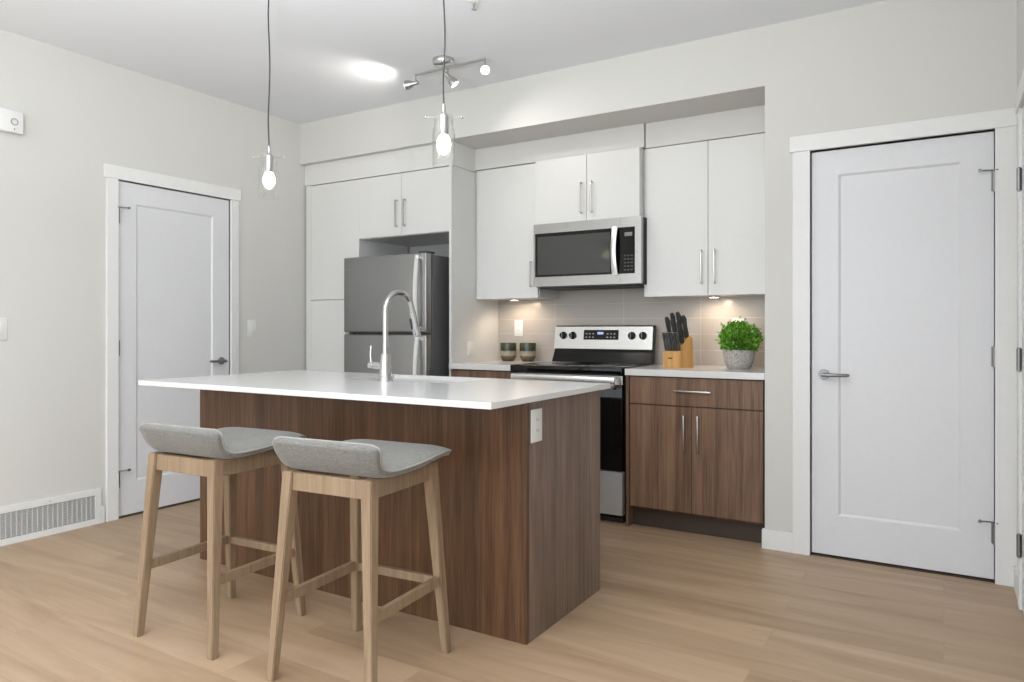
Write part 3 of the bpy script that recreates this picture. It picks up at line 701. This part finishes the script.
# ================================================================ island
TK = .022
IX0, IX1, IY0, IY1 = -3.172, -1.2925, 2.238, 2.885
t = thing('kitchen_island', (-2.23, 2.56, 0), 'walnut kitchen island body under the white quartz top', 'kitchen island')
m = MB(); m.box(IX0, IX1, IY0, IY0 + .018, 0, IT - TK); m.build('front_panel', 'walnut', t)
m = MB(); m.box(IX1 - .018, IX1, IY0 + .0185, IY1, 0, IT - TK); m.build('end_panel', 'walnut_lit', t)
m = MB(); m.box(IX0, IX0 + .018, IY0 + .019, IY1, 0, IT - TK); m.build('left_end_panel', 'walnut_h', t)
m = MB()
m.box(IX0 + .019, IX1 - .019, IY1 - .04, IY1 - .02, .1, IT - TK); m.box(IX0 + .019, IX1 - .019, IY0 + .019, IY1 - .05, .09, .105)
m.build('body', 'carcass', t)
fi = Face('left', 0)
FBk = type('FB2', (Face,), {'p': lambda s, u, v, n: (u, s.at + n, v)})('back', IY1 - .002)
xs_ = [IX0 + .02, -2.62, -2.20, -1.78, IX1 - .02]
for a, b in zip(xs_, xs_[1:]):
    mb = MB(); FBk.box(mb, a + .002, b - .002, .105, IT - .036, -.017, 0, .001); mb.build('door', 'walnut_h', t)
# quartz top with an undermount sink cut-out
TX0, TX1, TY0, TY1 = -3.178, -1.242, 1.922, 2.885
SX0, SX1, SY0, SY1 = -2.45, -1.845, 2.513, 2.862
m = MB(); z0, z1 = IT - TK, IT
xs4 = [TX0, SX0, SX1, TX1]; ys4 = [TY0, SY0, SY1, TY1]
G = {}
def gv(i, j, k):
    if (i, j, k) not in G: G[(i, j, k)] = m.bm.verts.new((xs4[i], ys4[j], (z0, z1)[k]))
    return G[(i, j, k)]
for i in range(3):
    for j in range(3):
        if (i, j) == (1, 1): continue
        m.bm.faces.new((gv(i, j, 1), gv(i + 1, j, 1), gv(i + 1, j + 1, 1), gv(i, j + 1, 1)))
        m.bm.faces.new((gv(i, j, 0), gv(i, j + 1, 0), gv(i + 1, j + 1, 0), gv(i + 1, j, 0)))
for i in range(3):
    m.bm.faces.new((gv(i, 0, 0), gv(i + 1, 0, 0), gv(i + 1, 0, 1), gv(i, 0, 1))); m.bm.faces.new((gv(i, 3, 0), gv(i, 3, 1), gv(i + 1, 3, 1), gv(i + 1, 3, 0)))
    m.bm.faces.new((gv(0, i, 0), gv(0, i, 1), gv(0, i + 1, 1), gv(0, i + 1, 0))); m.bm.faces.new((gv(3, i, 0), gv(3, i + 1, 0), gv(3, i + 1, 1), gv(3, i, 1)))
for a, b in (((1, 1), (2, 1)), ((2, 1), (2, 2)), ((2, 2), (1, 2)), ((1, 2), (1, 1))):
    m.bm.faces.new((gv(*a, 0), gv(*b, 0), gv(*b, 1), gv(*a, 1)))
bmesh.ops.recalc_face_normals(m.bm, faces=m.bm.faces)
es = [e for e in m.bm.edges if len(e.link_faces) == 2 and e.calc_face_angle(0) > 1]
bmesh.ops.bevel(m.bm, geom=es, offset=.002, segments=2, affect='EDGES')
o = m.build('island_countertop', 'quartz', loc=(-2.18, 2.42, IT - TK)); tag(o, 'long white quartz island top overhanging on the stool side', 'countertop')
t = thing('sink', (-2.20, 2.68, IT - .25), 'stainless undermount sink let into the island top behind the faucet', 'sink')
m = MB(); a, b, c, d_ = SX0 - .004, SX1 + .004, SY0 - .004, SY1 + .004; zt, zb = IT - TK - .001, IT - .24
m.box(a - .012, a, c - .012, d_ + .012, zb, zt); m.box(b, b + .012, c - .012, d_ + .012, zb, zt); m.box(a, b, c - .012, c, zb, zt); m.box(a, b, d_, d_ + .012, zb, zt); m.box(a - .012, b + .012, c - .012, d_ + .012, zb - .012, zb)
m.build('basin', 'fsteel', t)
MB().cyl((-2.2, 2.68, zb), .045, .003).build('drain', 'chrome', t, smooth=True)

# faucet
FX, FY = -2.172, 2.478
t = thing('kitchen_faucet', (FX, FY, IT), 'tall chrome gooseneck faucet on the island in front of sink', 'faucet')
m = MB(); m.lathe([(.034, 0), (.034, .004), (.031, .010), (.027, .05), (.0215, .115), (.019, .125)], (FX, FY, IT)); m.build('base', 'chrome', t, smooth=True)
pts = [(FX, FY, IT + .11), (FX, FY, IT + .20), (FX, FY, IT + .295)]
rr = .096; zc = IT + .312
for k in range(0, 21):
    a = math.pi * (k / 20) * 0.93; pts.append((FX, FY + rr - rr * math.cos(a), zc + rr * math.sin(a)))
e = Vector(pts[-1]); dv = (Vector(pts[-1]) - Vector(pts[-2])).normalized(); pts.append(tuple(e + dv * .02))
m = MB(); m.tube(pts, .0128, 16); m.build('spout', 'chrome', t, smooth=True)
s0 = e + dv * .015; q = [s0 + dv * h for h in (0, .012, .05, .105, .118)]
m = MB(); m.tube([tuple(v) for v in q], [.0145, .0150, .0155, .0185, .017], 20); sh = m.build('spray_head', 'chrome', t, smooth=True)
m = MB(); bpt = s0 + dv * .06 + Vector((-.010, -.013, 0)); m.tube([tuple(bpt - dv * .025), tuple(bpt + dv * .025)], .007, 10); m.build('spray_button', 'dark', sh, smooth=True)
m = MB(); m.lathe([(.019, 0), (.019, .050), (.015, .058)], (FX - .012, FY, IT + .068), (-1, 0, .0), 20); hh = m.build('handle_hub', 'chrome', t, smooth=True)
m = MB(); m.cyl((FX - .070, FY, IT + .070), .0165, .026, (-1, 0, 0), bev=.002); m.tube([(FX - .086, FY, IT + .078), (FX - .090, FY, IT + .12), (FX - .086, FY, IT + .160)], [.0052, .0048, .0044], 10); m.build('lever', 'chrome', t, smooth=True)

# ================================================================ bar stools (local frame: back at -Y)
def make_stool(label):
    root = thing('bar_stool', (0, 0, 0), label, 'stool', 'bar stools at the island')
    H = .680; tx, ty, fx, fy = .160, .168, .214, .226
    for sx in (-1, 1):
        for sy in (-1, 1):
            MB().beam((sx * tx, sy * ty, H), (sx * (fx - .013), sy * (fy - .013), 0), .042, .042, .028, .028, .003).build('leg', 'ash', root, smooth=True)
    def at(z): s = 1 - z / H; return tx + (fx - .013 - tx) * s, ty + (fy - .013 - ty) * s
    zz = .645; ax_, ay_ = at(zz)
    for s in (-1, 1):
        MB().box(-ax_ + .014, ax_ - .014, s * ay_ - .011, s * ay_ + .011, .618, .677, .002).build('apron', 'ash', root)
        MB().box(s * ax_ - .011, s * ax_ + .011, -ay_ + .016, ay_ - .016, .618, .677, .002).build('apron', 'ash', root)
    ax_, ay_ = at(.262)
    for s in (-1, 1): MB().box(s * ax_ - .010, s * ax_ + .010, -ay_ + .01, ay_ - .01, .242, .276, .002).build('stretcher', 'ash', root)
    ax_, ay_ = at(.262)
    MB().box(-ax_ + .01, ax_ - .01, ay_ - .010, ay_ + .010, .240, .270, .002).build('footrest', 'ash', root)
    # upholstered shell: control profile (y, z, half width) from the front edge back to the top of the raised lip
    ctrl = [(.224, .688, .165), (.229, .700, .196), (.220, .713, .216), (.186, .721, .226), (.120, .716, .228), (.030, .706, .226), (-.060, .701, .222),
            (-.118, .701, .216), (-.148, .708, .209), (-.168, .726, .206), (-.180, .750, .212), (-.187, .772, .216), (-.191, .785, .208), (-.193, .791, .184)]
    def cr(k, f):
        g = lambda i: ctrl[max(0, min(len(ctrl) - 1, i))]
        return tuple(.5 * (2 * b_ + (c_ - a_) * f + (2 * a_ - 5 * b_ + 4 * c_ - d_) * f * f + (-a_ + 3 * b_ - 3 * c_ + d_) * f ** 3) for a_, b_, c_, d_ in zip(g(k - 1), g(k), g(k + 1), g(k + 2)))
    prof = [cr(k, f / 4) for k in range(len(ctrl) - 1) for f in range(4)] + [ctrl[-1]]
    nx = 28; NP = len(prof); mb = MB(); V = mb.bm.verts.new; top = []; bot = []
    for k, (y, z, hw) in enumerate(prof):
        a = Vector(prof[max(k - 1, 0)][:2]); b = Vector(prof[min(k + 1, NP - 1)][:2]); d = (b - a).normalized(); n = Vector((-d.y, d.x))  # toward the underside / outside
        s_ = k / (NP - 1); endf = min(1.0, min(s_, 1 - s_) / .10)
        rt, rb = [], []
        for i in range(nx + 1):
            u = math.sin(math.pi / 2 * (-1 + 2 * i / nx)); e_ = math.sqrt(max(0, 1 - u * u))
            pad = .013 * min(1, e_ * 1.3) * endf ** .5; tt = (.012 + .013 * min(1, e_ * 1.6)) * (.55 + .45 * endf)
            rt.append(V((u * hw, y - n.x * pad, z - n.y * pad))); rb.append(V((u * hw * .992, y + n.x * tt, z + n.y * tt)))
        top.append(rt); bot.append(rb)
    for k in range(NP - 1):
        for i in range(nx):
            mb.bm.faces.new((top[k][i], top[k][i + 1], top[k + 1][i + 1], top[k + 1][i]))
            mb.bm.faces.new((bot[k][i], bot[k + 1][i], bot[k + 1][i + 1], bot[k][i + 1]))
        mb.bm.faces.new((top[k][0], top[k + 1][0], bot[k + 1][0], bot[k][0])); mb.bm.faces.new((top[k][nx], bot[k][nx], bot[k + 1][nx], top[k + 1][nx]))
    for i in range(nx):
        mb.bm.faces.new((top[0][i], bot[0][i], bot[0][i + 1], top[0][i + 1])); mb.bm.faces.new((top[-1][i], top[-1][i + 1], bot[-1][i + 1], bot[-1][i]))
    rim = [top[k][0].co.copy() for k in range(NP)] + [top[-1][i].co.copy() for i in range(1, nx)] + [top[k][nx].co.copy() for k in range(NP - 1, -1, -1)] + [top[0][i].co.copy() for i in range(nx - 1, 0, -1)]
    seat = mb.build('seat', 'fabric', root, smooth=True)
    cu = bpy.data.curves.new('piping', 'CURVE'); cu.dimensions = '3D'; cu.bevel_depth = .0034; cu.bevel_resolution = 2
    # smooth the rim a little so that the cord follows the rounded corners
    P = rim
    for _ in range(1): P = [(P[i - 1] + P[i] * 2 + P[(i + 1) % len(P)]) / 4 for i in range(len(P))]
    sp = cu.splines.new('NURBS'); sp.points.add(len(P) - 1)
    for pt, c in zip(sp.points, P): pt.co = (*c, 1)
    sp.use_cyclic_u = True; sp.order_u = 3
    tmp = bpy.data.objects.new('tmp', cu); col.objects.link(tmp)
    dg = C.evaluated_depsgraph_get(); me = bpy.data.meshes.new_from_object(tmp.evaluated_get(dg)); bpy.data.objects.remove(tmp)
    me.materials.clear(); me.materials.append(M['piping'])
    pp = bpy.data.objects.new('piping', me); col.objects.link(pp); pp.parent = seat
    pp['label'] = 'pale piping along the seat edge'
    return root
def dup(root, loc, rz, label):
    r = root.copy(); col.objects.link(r); r.location = loc; r.rotation_euler.z = rz; r['label'] = label
    for ch in list(root.children):
        c = ch.copy(); col.objects.link(c); c.parent = r
        for g in list(ch.children):
            q_ = g.copy(); col.objects.link(q_); q_.parent = c
    return r
st = make_stool('grey upholstered low-back bar stool nearer the camera, right of the pair')
st.location = (-1.692, 1.815, 0); st.rotation_euler.z = R(4.5)
dup(st, (-2.386, 1.783, 0), R(3.5), 'grey upholstered low-back bar stool at left, farther from the island outlet')

# ================================================================ pendants
def make_pendant(x, y, zb, label, first=None):
    t = thing('pendant_light', (x, y, zb), label, 'pendant light', 'glass pendants over the island')
    m = MB()
    prof = [(.0440, 0), (.0440, .120), (.0425, .136), (.0375, .150), (.0365, .192)]
    pi_ = [(r - .0022, h) for r, h in prof]
    m.lathe(prof + pi_[::-1] + [prof[0]], (x, y, zb), n=40, cap=False); m.build('glass_shade', 'glass', t, smooth=True)
    m = MB(); m.lathe([(.018, 0), (.0185, .006), (.0185, .072), (.015, .080), (.008, .088), (.007, .118), (.003, .122)], (x, y, zb + .118), n=24); m.build('socket', 'nickel', t, smooth=True)
    m = MB(); m.tube([(x - .058, y - .035, zb + .187), (x + .058, y + .035, zb + .187)], .0022, 8)
    for s in (-1, 1):
        m.lathe([(.001, -.005), (.0048, -.003), (.0055, 0), (.0048, .003), (.001, .005)], (x + s * .060, y + s * .036, zb + .187), n=12)
    m.build('cross_pin', 'nickel', t, smooth=True)
    m = MB(); m.lathe([(.0135, .0), (.017, -.008), (.0245, -.022), (.0280, -.040), (.0260, -.056), (.018, -.070), (.010, -.079), (.003, -.083)], (x, y, zb + .124), n=24); m.build('bulb', 'bulb', t, smooth=True)
    m = MB(); pts = []
    n_ = 24; z0, z1 = zb + .236, ZC - .02
    for k in range(n_ + 1):
        s = k / n_; z = z0 + (z1 - z0) * s
        w_ = .0055 * math.sin(s * 8.5 + x) * min(1, s * 6, (1 - s) * 6)
        pts.append((x + w_, y, z))
    m.tube(pts, .0032, 8); m.build('cord', 'cord', t, smooth=True)
    m = MB(); m.lathe([(.06, 0), (.06, -.015), (.045, -.022), (.008, -.026)], (x, y, ZC), n=32); m.build('canopy', 'nickel', t, smooth=True)
make_pendant(-2.644, 2.22, 1.744, 'clear glass pendant with lit bulb hanging left, in front of the left wall')
make_pendant(-1.651, 2.22, 1.775, 'clear glass pendant with lit bulb hanging right, in front of the refrigerator panel')

# ================================================================ track light
t = thing('track_light', (-2.515, 3.38, ZC), 'chrome ceiling track light with three adjustable spot heads', 'ceiling light')
TY = 3.38; ZB = 2.675
m = MB(); m.lathe([(.065, 0), (.065, -.022), (.058, -.032), (.010, -.036)], (-2.515, TY, ZC), n=32); m.build('canopy', 'chrome', t, smooth=True)
m = MB(); m.cyl((-2.515, TY, ZB), .008, ZC - .03 - ZB); m.build('stem', 'chrome', t, smooth=True)
m = MB(); m.tube([(-2.730, TY, ZB), (-2.222, TY, ZB)], .0075, 12); m.build('bar', 'nickel', t, smooth=True)
def head(px, dirv, power, ang):
    dv = Vector(dirv).normalized(); top = Vector((px, TY, ZB)); pv = top + Vector((0, 0, -.048)); s0 = pv - dv * .02
    m = MB(); m.tube([tuple(top), tuple(pv)], .005, 10); m.lathe([(.011, -.006), (.013, 0), (.011, .006)], tuple(pv), n=16)
    h = m.build('swivel', 'nickel', t, smooth=True)
    m = MB(); m.lathe([(.009, 0), (.013, .004), (.014, .035), (.020, .045), (.026, .060), (.0285, .078), (.0285, .084)], tuple(s0), tuple(dv), 24)
    m.build('spot_head', 'nickel', h, smooth=True)
    m = MB(); m.cyl(tuple(s0 + dv * .0835), .024, .003, tuple(dv)); m.build('lens', 'led', h)
    l = bpy.data.lights.new('spot_beam', 'SPOT'); l.energy = power; l.color = (1.0, .95, .88); l.spot_size = R(ang); l.spot_blend = .9; l.shadow_soft_size = .02
    lo = bpy.data.objects.new('spot_beam', l); col.objects.link(lo); lo.parent = t
    lo.location = (s0 + dv * .095) - Vector(t.location); lo.rotation_euler = dv.to_track_quat('-Z', 'Y').to_euler()
head(-2.725, (-.93, -.22, -.12), 11, 140)
head(-2.485, (.50, .38, -.72), 11, 130)
head(-2.225, (.35, -.50, -.40), 9, 90)
t = thing('ceiling_sprinkler', (-1.945, 2.86, ZC), 'tiny sprinkler head on the ceiling at the top of the photo', 'sprinkler')
m = MB(); m.lathe([(.030, 0), (.029, -.004), (.010, -.006)], (-1.945, 2.86, ZC), n=24); m.build('escutcheon', 'white', t, smooth=True)
m = MB(); m.cyl((-1.945, 2.86, ZC - .035), .006, .03); m.cyl((-1.945, 2.86, ZC - .038), .013, .002); m.build('nozzle', 'nickel', t, smooth=True)

# ================================================================ things on the counters
# two banded pots
for k, (x, y, lab) in enumerate(((-2.672, 4.365, 'banded green and cream ceramic pot, left of the pair beside the range'), (-2.527, 4.395, 'banded green and cream ceramic pot, right of the pair beside the range'))):
    t = thing('ceramic_pot', (x, y, CT), lab, 'pot', 'banded pots on the left counter')
    if k == 0:
        m = MB(); m.lathe([(.040, 0), (.044, .004), (.056, .030), (.0585, .055), (.0585, .128), (.0575, .131), (.0535, .131), (.0525, .050), (.040, .02), (.001, .018)], (x, y, CT), n=40); body = m.build('body', 'planter', t, smooth=True)
        m = MB(); m.cyl((x, y, CT + .095), .052, .004); filling = m.build('filling', 'piping', t)
    else:
        for s in (body, filling):
            c = s.copy(); col.objects.link(c); c.parent = t

# knife block
KX, KY = -1.372, 4.180
t = thing('knife_block', (KX, KY, CT), 'honey-coloured wooden knife block at the left end of right counter', 'knife block', rz=0)
KR = Matrix.Translation((KX, KY, CT)) @ Matrix.Rotation(R(-20), 4, 'Z')
hw = .062
prof = [(-.055, 0), (-.055, .098), (-.022, .102), (-.018, .118), (.042, .192), (.070, .180), (.085, .0)]
m = MB(); m.prism(prof, 0, -hw, hw, .002); m.build('block', 'bamboo', t, xf=KR)
m = MB(); m.box(-.022, .012, -.0556, -.0548, .052, .060); m.build('logo', 'kick', t, xf=KR)
lean = Vector((0, -.27, .96)).normalized()
def knife(cx, base, L, r, mt='dark', label='black handled kitchen knife in the block', name='kitchen_knife', big=True):
    b0 = Vector((cx, *base)); org = KR @ b0
    kt = thing(name, org, label, 'knife', 'large knives in the block' if big else 'small knives in the block')
    m = MB(); pts = [b0 + lean * s for s in (0, L * .15, L * .5, L * .85, L)]
    if big: pts[3] += Vector((0, .002, 0)); pts[4] += Vector((0, -.004, 0))
    rs = [r * .85, r, r * .9, r * 1.1, r * .75]
    m.tube([tuple(p) for p in pts], rs, 12); m.build('handle', mt, kt, smooth=True, xf=KR)
    m = MB(); m.beam(tuple(b0 - lean * .05), tuple(b0 + lean * .002), .002, r * 1.5, bev=0); m.build('blade', 'blade', kt, xf=KR)
    if not big:
        m = MB(); m.cyl(tuple(b0 + lean * L), r * .95, .002, tuple(lean)); m.build('end_cap', 'nickel', kt, smooth=True, xf=KR)
labs = ('first', 'second', 'third', 'fourth', 'fifth', 'sixth')
for k in range(6):
    knife(-.050 + k * .020, (-.038, .101), .112, .0075, 'dgrey', 'small dark-handled steak knife in the front row, %s from left' % labs[k], 'steak_knife', False)
for k, (cx, y, z, L, lab) in enumerate(((-.040, .000, .141, .165, 'black-handled knife at the front left of the block'), (.000, .000, .141, .15, 'black-handled knife in the middle of the front row of large knives'), (.036, .004, .146, .13, 'black-handled knife at the front right of large knives'),
                                   (-.030, .032, .180, .150, 'tallest black-handled knife at the back left of the block'), (.014, .032, .180, .155, 'black-handled knife at the back middle of the block'), (.048, .034, .183, .130, 'black-handled knife at the back right of the block'))):
    knife(cx, (y, z), L, .0145, 'dark', lab)

# potted plant
PX, PY = -1.020, 4.240
t = thing('potted_plant', (PX, PY, CT), 'bushy bright green plant in rough grey-beige pot on right counter', 'plant')
m = MB(); m.lathe([(.062, 0), (.067, .004), (.082, .045), (.0905, .104), (.0905, .110), (.083, .110), (.080, .092), (.001, .092)], (PX, PY, CT), n=40); m.build('pot', 'pot', t, smooth=True)
m = MB(); m.cyl((PX, PY, CT + .088), .080, .012); m.build('soil', 'soil', t)
m = MB(); rnd = random.Random(3)
for i in range(70):
    a = rnd.uniform(0, 2 * math.pi); el = rnd.uniform(.1, 1.5); rr = rnd.uniform(.06, .10)
    e = Vector((math.cos(a) * math.cos(el) * rr * 1.1, math.sin(a) * math.cos(el) * rr * 1.1, .05 + math.sin(el) * rr * 1.0))
    m.tube([(PX + e.x * .2, PY + e.y * .2, CT + .098), (PX + e.x * .7, PY + e.y * .7, CT + .11 + e.z * .5), (PX + e.x, PY + e.y, CT + .11 + e.z)], .0012, 4)
m.build('stems', mat('stem_green', (.10, .22, .03), .6), t)
m = MB(); leaves = []
for i in range(2900):
    a = rnd.uniform(0, 2 * math.pi); cz = rnd.uniform(-.75, 1.0); s = math.sqrt(max(0, 1 - cz * cz)); rad = 1.0 + rnd.gauss(-.10, .13)
    lump = 1 + .09 * math.sin(3 * a + 1.3) * s + .07 * math.sin(5 * a + cz * 6)
    c = Vector((PX + math.cos(a) * s * .099 * rad * lump, PY + math.sin(a) * s * .098 * rad * lump, CT + .172 + cz * .086 * rad * (1 + .06 * math.sin(4 * a))))
    out = (c - Vector((PX, PY, CT + .14))).normalized(); d1 = (out + Vector((rnd.gauss(0, .5), rnd.gauss(0, .5), rnd.gauss(0.25, .4)))).normalized()
    sd = d1.cross(Vector((rnd.gauss(0, 1), rnd.gauss(0, 1), rnd.gauss(0, 1)))).normalized(); up = sd.cross(d1)
    L = rnd.uniform(.014, .027); W = L * .30
    V = m.bm.verts.new
    p0 = V(c); p1 = V(c + d1 * L * .45 + sd * W + up * .002); p2 = V(c + d1 * L); p3 = V(c + d1 * L * .45 - sd * W + up * .002); pc = V(c + d1 * L * .5 - up * .0015)
    for q_ in ((p0, p1, pc), (p1, p2, pc), (p2, p3, pc), (p3, p0, pc)): m.bm.faces.new(q_)
lf = M['leaf'].node_tree; b = lf.nodes['Principled BSDF']
oi = lf.nodes.new('ShaderNodeNewGeometry'); rp = ramp(lf, [(0, (.05, .19, .012)), (.5, (.15, .38, .03)), (1, (.32, .58, .08))])
lf.links.new(oi.outputs['Random Per Island'], rp.inputs[0]); lf.links.new(rp.outputs[0], b.inputs['Base Color'])
m.build('foliage', 'leaf', t)
